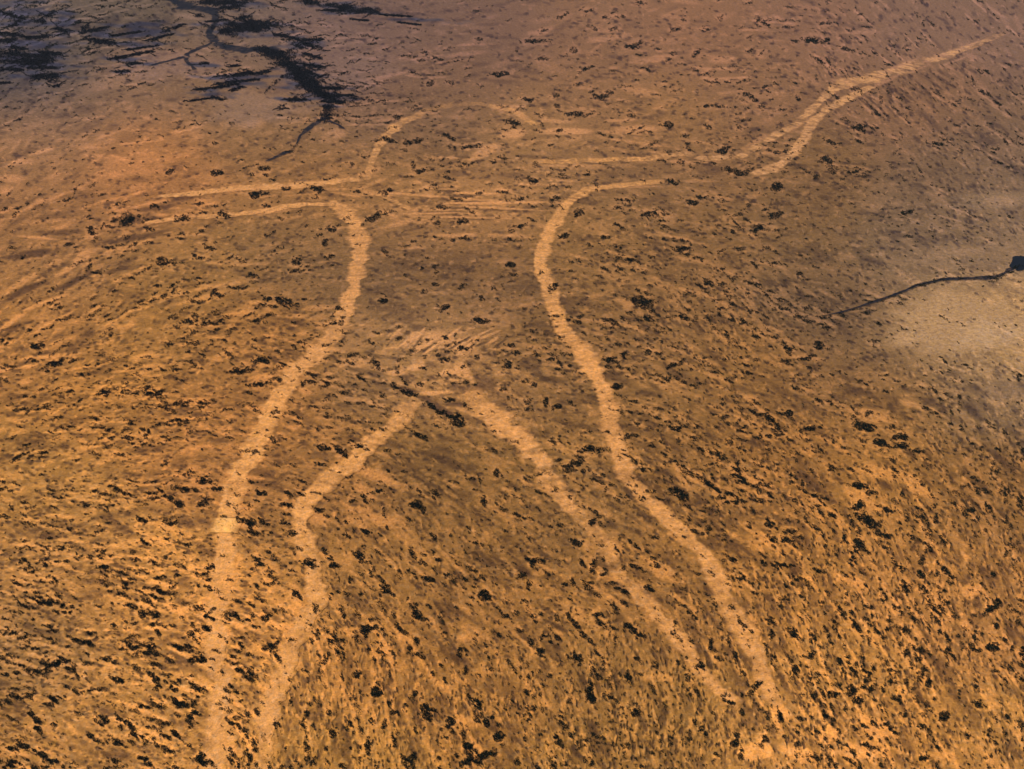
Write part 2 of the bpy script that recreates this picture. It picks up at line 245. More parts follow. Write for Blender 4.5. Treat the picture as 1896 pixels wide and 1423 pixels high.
# regional colour, worked out on a coarser net and spread smoothly
st = 6
ii = np.arange(0, len(rad), st); jj = np.arange(0, len(ang), st)
if ii[-1] != len(rad) - 1: ii = np.append(ii, len(rad) - 1)
if jj[-1] != len(ang) - 1: jj = np.append(jj, len(ang) - 1)
co = idw(SOIL, PX[np.ix_(ii, jj)], PY[np.ix_(ii, jj)], 3.2)
def spread(c):
    a = np.array([np.interp(np.arange(len(rad)), ii, c[:, j]) for j in range(c.shape[1])]).T
    return np.array([np.interp(np.arange(len(ang)), jj, a[i]) for i in range(a.shape[0])])
MEAN = np.stack([spread(co[..., k]) for k in range(3)], -1)
near = np.clip(PY / Hh, 0, 1)[..., None]
MEAN = MEAN * (np.array([0.98, 0.985, 0.92]) * (1 - near) + np.array([1.0, 0.99, 1.0]) * near)
def pan(px, py, rx, ry, rgb, rim=.16):
    """a smooth clay pan with a wandering margin"""
    global MEAN, PANS
    a = (PX - px) / rx; b = (PY - py) / ry; th = np.arctan2(b, a)
    wob = 1 + .10 * np.sin(3 * th + 1) + .08 * np.sin(7 * th + 2) + .05 * np.sin(13 * th) + .05 * np.sin(PX / 9 + np.sin(PY / 5)) * np.sin(PY / 6)
    w = np.clip((wob - np.hypot(a, b)) / rim, 0, 1) * (np.abs(AA) < R(45)); w = (w * w * (3 - 2 * w))[..., None]
    MEAN = MEAN * (1 - w) + np.array(rgb) * w; PANS = np.maximum(PANS, w[..., 0])
PANS = np.zeros_like(GX)
pan(1780, 600, 165, 66, (170, 134, 92), .45); pan(1835, 618, 92, 38, (180, 144, 102), .8); pan(1825, 474, 190, 28, (136, 108, 78), .4); pan(1860, 372, 130, 22, (134, 107, 79), .5); pan(1868, 722, 60, 22, (134, 106, 75), .5)
def silt(px, py, rx, ry, rgb=(60, 60, 74)):
    """dark damp flood-out soil, drawn out in tongues"""
    global MEAN
    a = (PX - px) / rx; b = (PY - py - .04 * (PX - px)) / ry
    tongue = .30 * np.sin(PY / 3.1 + np.sin(PX / 23.0 + px)) + .22 * np.sin(PY / 1.7 + 1.3 * np.sin(PX / 13.0)) + .16 * np.sin(PX / 7.0 + py + np.sin(PY / 2.3))
    w = (np.clip((1 + tongue - np.hypot(a, b)) / .75, 0, 1) * (np.abs(AA) < R(45)) * .85)[..., None]
    MEAN = MEAN * (1 - w) + np.array(rgb) * w
pan(300, 118, 150, 42, (132, 102, 82), .6); pan(610, 120, 130, 90, (122, 95, 80), .7); pan(470, 200, 110, 44, (136, 105, 80), .6)
for q_ in ((30,28,80,36),(115,40,34,30),(50,80,90,16),(55,118,90,34),(265,54,66,20),(190,62,36,14),(245,80,70,7),(455,50,90,18),(430,8,70,10),(560,80,46,14),(555,138,50,34),(610,178,50,20),(645,16,80,12),(440,146,72,16),(390,172,50,9),(240,112,60,9),(225,132,30,5),(780,36,80,5),(540,185,40,6),(375,120,30,8)): silt(*q_)

SAND_HALO = np.zeros_like(GX)                       # + pale bare sand and painted bright halos, - dark stony crust
I0 = 5; J0 = int(np.argmin(np.abs(ang - R(-45))))
def splat(px, py, L, T, deg, amp, soft=1.0):
    """an elongated patch of sand, stones or painted halo lying along the run of the ground"""
    x, y, z = ground_at(px, py)
    ca, sa = math.cos(R(deg)), math.sin(R(deg))
    ax, ay, _ = ground_at(px + ca * L / 2, py + sa * L / 2); bx, by, _ = ground_at(px - sa * T / 2, py + ca * T / 2)
    u = np.array([ax - x, ay - y]); v = np.array([bx - x, by - y])
    det = u[0] * v[1] - u[1] * v[0]
    r = math.hypot(x, y); th = math.atan2(x, y)
    ext = 1.2 * (math.hypot(*u) + math.hypot(*v)); step = (math.radians(58) - math.radians(12.4)) / 859
    i0 = I0 + int((R(58) - math.atan2(ALT, max(r - ext, 1))) / step) - 1; i1 = I0 + int((R(58) - math.atan2(ALT, r + ext)) / step) + 2
    wa = math.degrees(ext / max(r, 1))
    j0 = J0 + int((math.degrees(th) - wa + 45) / da) - 1; j1 = J0 + int((math.degrees(th) + wa + 45) / da) + 2
    i0 = max(i0, 0); j0 = max(j0, 0); i1 = min(i1, len(rad)); j1 = min(j1, len(ang))
    if i1 <= i0 or j1 <= j0: return
    dx = GX[i0:i1, j0:j1] - x; dy = GY[i0:i1, j0:j1] - y
    a = (dx * v[1] - dy * v[0]) / det; b = (u[0] * dy - u[1] * dx) / det
    SAND_HALO[i0:i1, j0:j1] += amp * np.clip(1.25 - (a * a + b * b) , 0, 1) ** soft
def patches(txt, k=1.9):
    for s in txt.replace('\n', '').split(';'):
        if s.strip():
            x, y, L, T, d, a = [float(v) for v in s.split(',')]; splat(x, y, L, T, d, a * k)
# scattered streaks
for n, Lr, Tr, am in ((3200, (50, 150), (12, 30), 0.40), (11500, (16, 52), (6, 14), 0.6), (28000, (6, 17), (3.4, 7.5), .85)):
    qx = rng.uniform(-560, W + 560, n); qy = rng.uniform(-30, Hh + 60, n)
    qd = flow_deg(qx, qy) + rng.normal(0, 13 if n < 20000 else 26, n)
    calm = np.exp(-(((qx - 1770) / 170) ** 2 + ((qy - 600) / 75) ** 2)) + np.exp(-(((qx - 480) / 330) ** 2 + ((qy - 90) / 120) ** 2)) * 0.5
    for x, y, d, c in zip(qx, qy, qd, calm):
        f = 0.45 + 0.55 * min(1, max(0, y) / 900)
        splat(x, y, random.uniform(*Lr) * f, random.uniform(*Tr) * f, d, am * random.choice((-1, 1)) * random.uniform(.4, 1.2) * max(0.1, 1 - c))
patches("""245,295,150,42,-8,.2;230,322,160,16,-5,.25;590,570,70,12,-3,.9;450,580,60,12,-5,.8;550,585,44,10,0,.9;230,605,50,10,-10,.8;
90,660,120,9,-5,.9;30,590,90,11,-35,.9;85,560,90,9,-20,.8;140,490,90,11,-30,.9;70,440,80,6,5,.9;45,520,80,14,-25,.6;80,410,90,10,-6,.6;
490,697,64,12,-10,.9;270,660,60,10,-5,.7;160,800,50,8,0,.7;410,660,70,16,-30,.5;40,780,60,14,10,.7;
690,878,70,24,15,1;722,892,70,16,20,.8;700,965,130,30,0,.7;660,945,60,14,0,.6;590,960,40,30,40,.7;
800,628,170,34,-8,.35;860,690,52,26,52,1;832,690,14,44,80,.9;800,728,90,9,-3,1;735,690,44,12,0,1;770,680,14,36,85,.8;660,672,60,18,3,.8;
950,248,55,18,-10,1.2;900,280,66,20,-25,1;1045,243,105,14,0,1.1;1180,240,90,20,-3,.8;1030,224,60,8,5,.6;960,210,44,12,35,.9;
1690,895,110,30,30,1;1625,875,70,30,25,.8;1600,925,90,26,30,1;1620,770,70,24,12,1;1490,662,74,8,5,1;1390,738,32,15,0,1;1690,750,50,14,20,.8;
1800,1095,34,32,0,1.3;1575,1075,64,20,20,.9;1700,1205,90,13,55,1;1625,1350,80,40,30,.9;1850,1195,54,18,0,.8;1700,1170,50,14,55,.8;
1600,1392,130,36,0,.9;1480,1395,80,30,20,.9;1448,1318,44,26,40,1.4;1400,1392,34,66,80,1.4;1540,1360,46,40,0,.7;1420,1385,44,20,60,1;1740,1400,60,20,0,.6;
860,1340,70,36,0,.7;700,1210,44,22,0,.7;860,1182,30,16,0,.8;650,1170,54,20,0,.7;1220,1255,70,16,0,.8;1000,1060,32,16,0,.8;760,1180,40,20,0,.6;
900,1240,34,20,70,.6;850,1270,30,50,70,.5;1230,1060,70,30,40,.8;1090,1020,60,36,45,.8;1140,1010,40,30,40,.7;
390,1185,70,44,0,.7;420,1060,56,70,90,.5;395,1120,60,50,0,.5;330,1130,50,16,20,.6;230,1010,90,18,-10,.6;140,1250,60,14,15,.6;540,1125,50,40,20,.6;
520,1160,60,20,10,.6;300,1000,60,16,8,.6;180,1010,70,14,5,.5;1190,170,80,18,10,.5;1000,60,60,12,-5,.5;1130,70,90,12,-10,.5;880,82,80,5,-2,.7;
720,140,90,8,-12,.7;860,100,90,10,-6,.5;1210,110,90,14,-6,.5;1590,60,90,8,0,.4;1850,25,44,6,30,.4;1340,110,70,16,0,.5;1390,555,60,12,60,.7;1300,545,34,9,20,.6;
1860,372,80,20,0,.7;1760,470,150,18,-8,.5;1500,520,60,6,10,.5;620,250,60,24,-20,.5;470,230,60,20,-10,.5;140,60,30,6,-15,1;100,65,30,5,-20,1;95,5,50,6,-10,1;
350,30,60,12,5,.6;210,150,120,30,-10,.4;40,300,50,12,-10,.6;80,280,50,8,-15,.7;200,250,60,6,-20,.4;300,435,60,12,-10,.5;160,440,60,8,-15,.5;20,330,60,16,0,.6""")
patches("""1395,1330,56,56,0,-.9;790,850,150,70,10,-.6;1105,1035,40,40,50,-.8;1500,560,120,44,5,-.7;1560,600,90,30,-15,-.5;1590,735,150,44,20,-.5;
1800,745,160,36,5,-.5;800,500,200,90,0,-.4;1340,950,110,46,20,-.5;1160,870,90,40,30,-.3;1700,460,120,40,0,-.3;730,580,130,40,0,-.35;650,760,110,40,0,-.4;
520,740,60,44,0,-.3;1050,610,90,40,10,-.3;840,280,150,70,0,-.25;1160,320,160,22,0,-.35;1500,380,160,40,0,-.3;250,440,150,14,-10,-.6;60,470,110,16,-8,-.7;
40,540,110,14,-24,-.8;20,610,80,12,-25,-.7;140,520,110,10,-24,-.7;250,410,110,26,-8,-.5;290,385,70,12,-8,-.6;340,365,60,14,-5,-.6;110,430,90,12,-2,-.6;
60,30,90,60,-30,-.9;130,40,60,60,-40,-.8;60,80,120,34,0,-.8;60,110,140,30,4,-1;110,85,90,30,-20,-.5;270,50,120,34,-14,-1;200,40,60,30,-20,-.9;250,78,90,16,-14,-.7;
180,60,40,30,-30,-.6;300,95,90,12,-20,-.6;500,60,60,30,0,-.4;450,150,100,22,-10,-.6;400,175,90,12,-10,-.6;510,165,60,26,-20,-.6;560,60,60,60,0,-.4;600,110,60,60,0,-.3;
730,35,140,8,4,-.7;690,48,90,6,8,-.7;650,90,80,5,4,-.5;760,25,90,8,5,-.6;640,80,40,60,0,-.3;430,110,60,12,-5,-.3;230,120,60,8,-10,-.6;560,250,60,20,-40,-.5;
1860,350,90,5,3,-.7;1470,522,150,14,-2,-.6;1560,540,110,10,12,-.6;1820,490,110,4,-12,-.4;1700,700,100,20,-20,-.3;1760,690,90,20,-25,-.5;1520,470,110,30,0,-.3""", 0.62)
for x, y, L, T, d, a in stains: splat(x, y, L, T, d, -a)          # crusts of darker stone between the bushes
for x, y, L, T, d, a in sands: splat(x, y, L, T, d, a)
for x, y, w, h, d, dn, lf in flecks:           # bright sharpening halo painted into the soil beside the bushes
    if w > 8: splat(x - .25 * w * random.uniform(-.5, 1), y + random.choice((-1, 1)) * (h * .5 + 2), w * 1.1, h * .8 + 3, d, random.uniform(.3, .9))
for x, y, w, h, d in SHRUBS: splat(x, y, w + 14, h + 10, d, .5)  # pale halo painted into the soil colour round each larger shrub
patches("250,440,150,14,-10,-.6;60,470,110,16,-8,-.7;40,540,110,14,-24,-.8;20,610,80,12,-25,-.7;140,520,110,10,-24,-.7;250,408,90,22,-8,-.6;290,385,70,12,-8,-.6;340,365,60,14,-5,-.6;110,430,90,12,-2,-.6;180,470,60,8,-30,-.6;90,505,80,8,-25,-.6;215,500,60,7,-15,-.5", 1.5)
patches("""430,352,120,6,-4,1;520,346,90,7,-2,1;590,338,80,6,0,.9;620,332,60,6,0,.8;500,392,90,7,-5,1;340,402,110,7,-8,.9;280,412,80,6,-8,.8;620,350,70,5,0,.7;640,360,60,5,10,.7;690,340,60,8,-20,.8;
720,395,40,8,20,.8;690,315,14,40,80,.8;560,360,80,4,-5,.6;760,410,100,5,-8,.7;720,420,60,6,-10,.8;1300,300,80,6,0,.8;1400,262,70,10,-30,.7;1480,232,60,8,-30,.6;1660,125,90,9,-24,.9;1740,104,70,7,-20,.9;755,722,70,11,18,-1.1;812,755,80,14,32,-1.3;800,700,40,10,0,-.7;760,700,60,9,10,-.6;1790,86,60,5,-25,.8;
1700,128,50,4,-22,.7;1770,112,60,4,-20,.6;1640,150,60,8,-25,.8;1180,345,120,6,0,.7;1290,335,80,6,0,.6;1060,306,120,5,0,.7;930,205,60,8,25,.6""", 1.5)
for k in range(13):                            # combed lines of the small hatched ground
    x = 722 + k * 15 + random.uniform(-3, 3); d = -46 + k * 1.6
    d += random.uniform(-9, 9); a = random.uniform(.7, 1.0)
    splat(x + 14 + random.uniform(-6, 6), 634 + random.uniform(-12, 10) - abs(k - 5) * 1.2, (74 - abs(k - 6) * 3) * random.uniform(.5, 1), random.uniform(4, 8), d, 3.0 * a)
    splat(x + random.uniform(0, 26), 632 + random.uniform(-18, 18), random.uniform(14, 34), random.uniform(4, 8), random.uniform(-40, 10), 1.4); splat(x + 21, 637, random.uniform(24, 52), 4.0, d, -1.6)
for k in range(9):                             # bars across the chest of the outline
    y = 350 + k * 6.6 + random.uniform(-2, 2); w = random.uniform(90, 230)
    splat(845 + random.uniform(-70, 70), y, w, random.uniform(3, 6), random.uniform(-5, 5), random.uniform(.7, 1.9)); splat(850 + random.uniform(-50, 50), y + 3.3, w * .6, 3.4, random.uniform(-4, 4), -.9)
for k in range(12):                            # slanting bands below the far right-hand track
    x = 1590 + k * 17 + random.uniform(-6, 6); y = 176 - k * 6.4 + random.uniform(-3, 6)
    splat(x + 22, y + 22, random.uniform(30, 80), random.uniform(3, 6), 44 - k + random.uniform(-8, 8), -random.uniform(.4, 1.3)); splat(x + 30, y + 19, random.uniform(24, 60), 4.5, 44 - k, random.uniform(.2, 1))
SAND_HALO *= 1 - .6 * PANS
s = np.clip(np.tanh(SAND_HALO * 0.75) , -1, 1)[..., None]
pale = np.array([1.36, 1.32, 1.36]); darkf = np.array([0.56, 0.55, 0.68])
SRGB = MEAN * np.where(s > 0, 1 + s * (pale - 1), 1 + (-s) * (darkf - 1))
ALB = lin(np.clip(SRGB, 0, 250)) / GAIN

def mesh_obj(name, verts, faces, mat, cols=None, smooth=True, rise=None):
    me = bpy.data.meshes.new(name)
    verts = np.asarray(verts, np.float32); faces = np.asarray(faces, np.int32)
    me.vertices.add(len(verts)); me.vertices.foreach_set('co', verts.ravel())
    me.loops.add(faces.size); me.loops.foreach_set('vertex_index', faces.ravel())
    me.polygons.add(len(faces)); me.polygons.foreach_set('loop_start', np.arange(len(faces), dtype=np.int32) * faces.shape[1])
    me.update(calc_edges=True); me.validate()
    if smooth: me.polygons.foreach_set('use_smooth', np.ones(len(me.polygons), bool))
    if cols is not None:
        a = me.attributes.new('soil', 'FLOAT_COLOR', 'POINT')
        a.data.foreach_set('color', np.column_stack([cols, np.full(len(cols), .5) if rise is None else rise]).astype(np.float32).ravel())
    me.materials.append(mat)
    o = bpy.data.objects.new(name, me); scene.collection.objects.link(o)
    return o
def grid_faces(n, m, off=0):
    i, j = np.meshgrid(np.arange(n - 1), np.arange(m - 1), indexing='ij')
    a = (i * m + j).ravel() + off
    return np.column_stack([a, a + 1, a + m + 1, a + m])[:, ::-1]
gv = np.stack([GX, GY, GZ], -1).reshape(-1, 3)
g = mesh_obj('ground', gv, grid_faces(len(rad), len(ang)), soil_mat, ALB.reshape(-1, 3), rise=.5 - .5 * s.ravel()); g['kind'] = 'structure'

def soil_here(x, y):
    """albedo of the ground sheet at world x, y"""
    r = np.hypot(x, y); fi = np.interp(r, rad, np.arange(len(rad))); fj = np.interp(np.arctan2(x, y), ang, np.arange(len(ang)))
    i = np.clip(fi.astype(int), 0, len(rad) - 2); j = np.clip(fj.astype(int), 0, len(ang) - 2); u = (fi - i)[..., None]; v = (fj - j)[..., None]
    return (ALB[i, j] * (1 - u) * (1 - v) + ALB[i + 1, j] * u * (1 - v) + ALB[i, j + 1] * (1 - u) * v + ALB[i + 1, j + 1] * u * v)

# ------------------------------------------------------------------ ploughed pale tracks and creek beds: sheets laid on the ground
def smooth_noise(n, step, lo, hi):
    k = max(2, int(n / step) + 2); return np.interp(np.linspace(0, k - 1, n), np.arange(k), rng.uniform(lo, hi, k))
PALE = np.array([[400,1400,222,157,88],[1300,1200,218,153,85],[400,900,224,158,88],[1100,700,216,152,86],[660,470,212,150,88],[1020,430,214,152,88],[700,250,206,148,90],[1500,220,200,146,94],[1800,90,198,146,98]], float)
def strip(name, pts, widths, lift, strength, colour=None, ragged=0.38, soft=0.36, gap=0.55):
    """pts: pixels along the middle line; widths in pixels. The sheet follows the land, its rim fades into the soil"""
    p = np.array(pts, float); wd = np.interp(np.linspace(0, 1, len(p)), np.linspace(0, 1, len(widths)), widths)
    x, y, _ = ground_at(p[:, 0], p[:, 1]); sd = slope_down(p[:, 1]); ux, uy = np.gradient(p[:, 0]), np.gradient(p[:, 1])
    ww = wd * m_per_px(p[:, 1]) / sd * np.hypot(ux, uy) / np.hypot(ux, uy / sd)     # foreshortened width undone
    seg = np.concatenate([[0], np.cumsum(np.hypot(np.diff(x), np.diff(y)))])
    n = max(8, int(seg[-1] / 2.2)); q = np.linspace(0, seg[-1], n)
    cx, cy, cw = (np.interp(q, seg, a) for a in (x, y, ww))
    ker = np.hanning(2 * max(2, int(22 / 2.2)) + 1); ker /= ker.sum(); pad = len(ker) // 2
    def sm(a):
        e = np.concatenate([2 * a[0] - a[pad:0:-1], a, 2 * a[-1] - a[-2:-pad - 2:-1]]) if n > pad + 2 else None
        return a if e is None else np.convolve(e, ker, 'valid')
    cx, cy = sm(cx), sm(cy)
    tx, ty = np.gradient(cx), np.gradient(cy); tl = np.hypot(tx, ty) + 1e-6; nx, ny = -ty / tl, tx / tl
    M = 17; t = np.linspace(-1, 1, M)
    el = 1 + smooth_noise(n, 15, -ragged, ragged) + smooth_noise(n, 6, -ragged, ragged) * .6 + smooth_noise(n, 2.5, -ragged, ragged) * .45
    er = 1 + smooth_noise(n, 15, -ragged, ragged) + smooth_noise(n, 6, -ragged, ragged) * .6 + smooth_noise(n, 2.5, -ragged, ragged) * .45
    half = cw[:, None] / 2 * 1.08 * np.where(t[None] < 0, el[:, None], er[:, None])
    X = cx[:, None] + nx[:, None] * half * t; Y = cy[:, None] + ny[:, None] * half * t
    Z = terrain(X, Y) + lift
    w = np.clip((1 - np.abs(t)) / soft, 0, 1)[None] * np.interp(np.linspace(0, 1, n), np.linspace(0, 1, len(np.atleast_1d(strength))), np.atleast_1d(strength))[:, None]
    blot = sum(a_ * np.sin(X / l_ + 1.7 * np.sin(Y / (l_ * 1.3) + ph)) * np.sin(Y / (l_ * .8) + 1.9 * np.sin(X / (l_ * 1.1) + ph)) for a_, l_, ph in ((.36, 11.0, .3), (.26, 5.1, 1.9), (.10, 2.3, 4.0)))
    w = w * np.clip(1.05 + gap * 1.5 * (blot - .12), 0, 1.15)
    gate = smooth_noise(n, 9, -gap, gap * .6)[:, None] + smooth_noise(n, 3, -gap, gap)[:, None] * .6 + rng.normal(0, .10, (n, M))
    w = np.clip(w * np.clip(1 + gate, 0, 1.1), 0, 1)
    w *= np.clip(np.minimum(np.arange(n), n - 1 - np.arange(n)) / 6.0, 0, 1)[:, None]
    base = soil_here(X, Y)
    if colour is None:
        a, b = photo_px(X, Y, Z); c = lin(idw(PALE, a, b, 2.5)) / GAIN
    else:
        c = np.asarray(colour, float)
    col = base * (1 - w[..., None]) + c * w[..., None]
    o = mesh_obj(name, np.stack([X, Y, Z], -1).reshape(-1, 3), grid_faces(n, M)[:, ::-1], soil_mat, col.reshape(-1, 3))
    if o.data.polygons[0].normal.z < 0: o.data.flip_normals()
    o['kind'] = 'structure'; return o

strip('track_left_outer', T_A, [14,28,36,34,34,36,38,38,42,46,44,40,42,44,48,50], .25, [.85,.9,.9,.92,.95,.95,.9], gap=.42)
strip('track_left_inner', T_B, [30,34,34,34,34,36,34,30,34,38,36,38,40], .33, .92, gap=.5)
strip('track_right_inner', T_C, [26,34,40,38,34,34,32,34,28,30,30,24,22], .25, [.6,.95,.95,.95,.8,.65,.8,.8,.9,.8], gap=.65)
strip('track_right_outer', T_D, [6,10,18,29,30,28,30,36,36,36,36,34,24,30,38,36,32,34,34], .25, [.6,.8,.92,.95,.95,.95,.92,.95,.95], gap=.42)
strip('track_head', [(676,334),(690,296),(704,262),(740,230),(785,206),(830,194),(880,192),(930,198),(962,212),(990,232)], [13,15,17,16,9,8,9,13,11], .33, [.5,.8,1,1,.45,.22,.25,.6,.75], gap=.6)
strip('track_left_shoulder_upper', [(672,330),(600,338),(540,344),(450,346),(360,358),(290,364)], [11,10,11,10,9,7], .41, .9, gap=.7)
strip('track_left_shoulder_lower', [(622,378),(560,378),(500,388),(430,398),(340,404),(255,412)], [9,8,11,10,8,6], .41, .9, gap=.7)
strip('track_right_shoulder_upper', [(985,300),(1060,298),(1119,295),(1190,295),(1270,283),(1306,293),(1367,290),(1408,267),(1440,249),(1475,229),(1509,196),(1543,166),(1570,152),(1610,146),(1634,136),(1668,130),(1700,114),(1735,108),(1776,94),(1812,80),(1840,69),(1862,60)], [8,9,9,9,9,10,13,14,16,16,16,15,12,11,9,7], .25, [.5,.7,.8,.6,.85,.9,.8,.9,.9,.95,.95,.85,.9,.75,.5,.2], gap=.9)
strip('track_right_shoulder_lower', [(1392,324),(1408,320),(1445,304),(1472,280),(1492,250),(1506,223),(1536,199),(1577,179),(1614,158)], [10,15,18,19,18,14,13,11], .33, .85, gap=.6)
strip('track_chest', [(690,352),(730,372),(760,388)], [9,8,6], .41, .6, gap=.5)
strip('track_cross', [(428,1284),(450,1312),(474,1342),(492,1372)], [6,7,7,6], .45, .7)
strip('sand_square', [(389,972),(420,972),(446,973)], [25,27,26], .5, 1.0, colour=lin([242,178,98]) / GAIN, ragged=.04, soft=.12, gap=.05)
MUD = (0.011, 0.014, 0.022)
CREEKS = [([(300,-12),(325,2),(345,12),(385,16),(400,28),(397,45),(387,62),(402,78),(430,90),(455,92),(500,91),(520,104)], [8,8,8,8,8,9,8,8,8]),
 ([(395,78),(370,88),(346,100),(344,110),(362,130)], [4,5,5,4]), ([(346,104),(320,110),(275,122)], [4,3,2]),
 ([(604,215),(570,238),(555,252),(548,268)], [6,5,3,2]), ([(604,222),(630,232),(640,240)], [4,3,2]), ([(541,278),(515,288),(490,300)], [4,4,2]),
 ([(1884,492),(1850,511),(1830,515),(1750,516),(1700,527),(1660,545),(1600,565),(1560,577),(1525,584)], [10,7,10,9,4,8,4,6,3,1])]
for k, (pts, wd) in enumerate(CREEKS):
    strip('creek', pts, [w_ * (.7 if pts[0][0] > 1000 else 1.5) for w_ in wd], .5 + k * .04, 0.97, colour=MUD, ragged=.45, soft=.3, gap=.15)

# still dark water of the dam at the end of the right-hand creek
def make_water():
    m, nt, p = principled('still_water'); L = nt.links.new
    p.inputs['Base Color'].default_value = (0.004, 0.006, 0.010, 1); p.inputs['Roughness'].default_value = 0.3; p.inputs['Specular IOR Level'].default_value = 0.08
    g_ = nt.nodes.new('ShaderNodeNewGeometry'); n = N(nt, 'ShaderNodeTexNoise', Scale=0.5, Detail=3); L(g_.outputs['Position'], n.inputs['Vector'])
    b = N(nt, 'ShaderNodeBump', Strength=0.15, Distance=0.3); L(n.outputs['Fac'], b.inputs['Height']); L(b.outputs[0], p.inputs['Normal'])
    return m
def pool(px, py, w, h):
    n = 48; a = np.linspace(0, 2 * np.pi, n, endpoint=False)
    rr = 1 + 0.10 * np.sin(3 * a + 1) + 0.07 * np.sin(5 * a) + rng.uniform(-.05, .05, n)
    x, y, z = ground_at(px + np.cos(a) * w / 2 * rr, py + np.sin(a) * h / 2 * rr)
    lvl = float(z.max()) + 0.6
    bx, by, bz = x.mean(), y.mean(), lvl
    v = [(bx, by, bz)] + [(x[i], y[i], lvl) for i in range(n)]
    f = [(0, 1 + i, 1 + (i + 1) % n) for i in range(n)]
    o = mesh_obj('water', v, f, make_water(), smooth=False)
    if o.data.polygons[0].normal.z < 0: o.data.flip_normals()
    o['kind'] = 'structure'
    return o
pool(1889, 488, 40, 26)

# ------------------------------------------------------------------ scrub
def leaves(P, size, name, mat, origin=None):
    """one mesh of leaf-clump faces centred at P (n x 3), each with its own tilt and size"""
    n = len(P); P = np.asarray(P, float)
    u = rng.normal(size=(n, 3)); u[:, 2] *= 0.55; u /= np.linalg.norm(u, axis=1)[:, None]
    v = np.cross(u, rng.normal(size=(n, 3))); v /= np.linalg.norm(v, axis=1)[:, None] + 1e-9
    a = (np.asarray(size) * rng.uniform(.7, 1.25, n))[:, None] / 2; b = a * rng.uniform(.55, 1.0, (n, 1))
    q = np.stack([P + u * a, P + v * b, P - u * a * .9, P - v * b], 1)
    if origin is not None: q = q - np.asarray(origin)
    o = mesh_obj(name, q.reshape(-1, 3), np.arange(4 * n).reshape(-1, 4), mat, smooth=False)
    if origin is not None: o.location = origin
    return o
def blob_points(x, y, w, h, deg, dens=0.8, tall=1.0):
    """leaf positions for one clump drawn as w x h pixels: a bent, ragged row of bushes with straggling ends"""
    big, small = max(w, h), max(min(w, h), 1.5); d = deg + (90 if h > w else 0)
    k = max(2, int(round(2.1 * big / small))); kt = 2 if big > 9 else 0
    t = np.concatenate([np.linspace(-.5, .5, k) + rng.normal(0, .07, k), rng.uniform(.5, .85, kt) * rng.choice((-1, 1), kt)])
    rad_ = small / 2 * np.concatenate([rng.uniform(.5, 1.35, k) * (1 - .35 * np.abs(t[:k] * 2) ** 2.2), rng.uniform(.2, .5, kt)])
    rad_ = np.maximum(rad_, .6)
    lat = np.concatenate([np.cumsum(rng.normal(0, small * .2, k)), rng.normal(0, small * .35, kt)]); lat -= lat[:k].mean()
    lat = np.clip(lat, -small * .8, small * .8)
    run = max(big - small * .75, big * .3)
    ca, sa = math.cos(R(d)), math.sin(R(d))
    bx = x + t * run * ca - lat * sa; by = y + t * run * sa + lat * ca
    cnt = np.maximum(3, (dens * np.pi * rad_ ** 2).astype(int))
    idx = np.repeat(np.arange(k + kt), cnt); m = len(idx)
    rr = np.sqrt(rng.uniform(0, 1, m)); th = rng.uniform(0, 2 * np.pi, m)
    ox = rr * np.cos(th) * rad_[idx] * 1.12; oy = rr * np.sin(th) * rad_[idx] * .9
    qx, qy = bx[idx] + ox, by[idx] + oy
    if small > 5:                               # gaps where the soil shows through
        f1, f2 = rng.uniform(0, 6.3, 2); hole = np.sin(qx / 2.3 + f1 + np.sin(qy / 2.9)) * np.sin(qy / 1.7 + f2 + np.sin(qx / 3.7))
        ok = (hole > -.6) | (rr < .4); qx, qy, rr, idx = qx[ok], qy[ok], rr[ok], idx[ok]; m = len(qx)
    s_ = float(m_per_px(y)); top = min(2.6, 0.3 * small * s_ + .5) * tall
    zz = rng.uniform(.05, 1, m) * top * (1 - .7 * rr ** 2)
    lift = zz * math.sqrt(1 - float(slope_down(y)) ** 2) / s_
    gx, gy, gz = ground_at(qx, qy + lift * .75)
    return np.column_stack([gx, gy, gz + zz + .1]), s_
# where each shrub stands, in words
def tx(track, y):
    p = np.array([q for q in track], float); o = np.argsort(p[:, 1]); return float(np.interp(y, p[o, 1], p[o, 0]))
def zone(x, y):
    if y < 150:
        b = 'along the top of the view' if y < 60 else 'below the top edge'
        for lim, z in ((900, 'above the ring'), (1150, 'right above the ring'), (1350, 'right of the top centre')): 
            if x < lim: return z, b
        return 'above the upper right track', b
    if y < 345:
        b = 'level with ring top' if y < 225 else 'level with ring base'
        if x < 660: return 'left of the pale ring', b
        if x < 1000: return 'inside the pale ring', b
        if x < 1260: return 'right of the pale ring', b
        if x < 1480: return 'around the forked right track', b
        return 'below the upper right track', b
    if y < 745:
        b = 'at shoulder level' if y < 430 else 'at chest level' if y < 560 else 'at waist level' if y < 660 else 'just above the fork'
        if x < tx(T_A, y): return ('near the left edge' if x < 270 else 'left of left outer track'), b
        if x < tx(T_D, y) + 12: return 'between the two outer tracks', b
        return ('right of right outer track' if x < 1300 else 'on the right plain'), b
    b = ('just below the fork' if y < 860 else 'above the pale square' if y < 950 else 'level with the pale square' if y < 1040 else 'below the pale square'
         if y < 1150 else 'low in view' if y < 1250 else 'near the bottom' if y < 1340 else 'at the bottom edge')
    if x < tx(T_A, y): return ('at the far left' if x < 200 else 'left of left outer track'), b
    if x < tx(T_B, y): return 'between the two left tracks', b
    if x < tx(T_C, y) - 5: return ('right of left inner track' if x < tx(T_B, y) + 190 else 'midway between the inner tracks'), b
    if x < tx(T_D, y) + 8: return 'between the two right tracks', b
    return ('right of right outer track' if x < 1530 else 'well right of the tracks' if x < 1690 else 'at the far right'), b
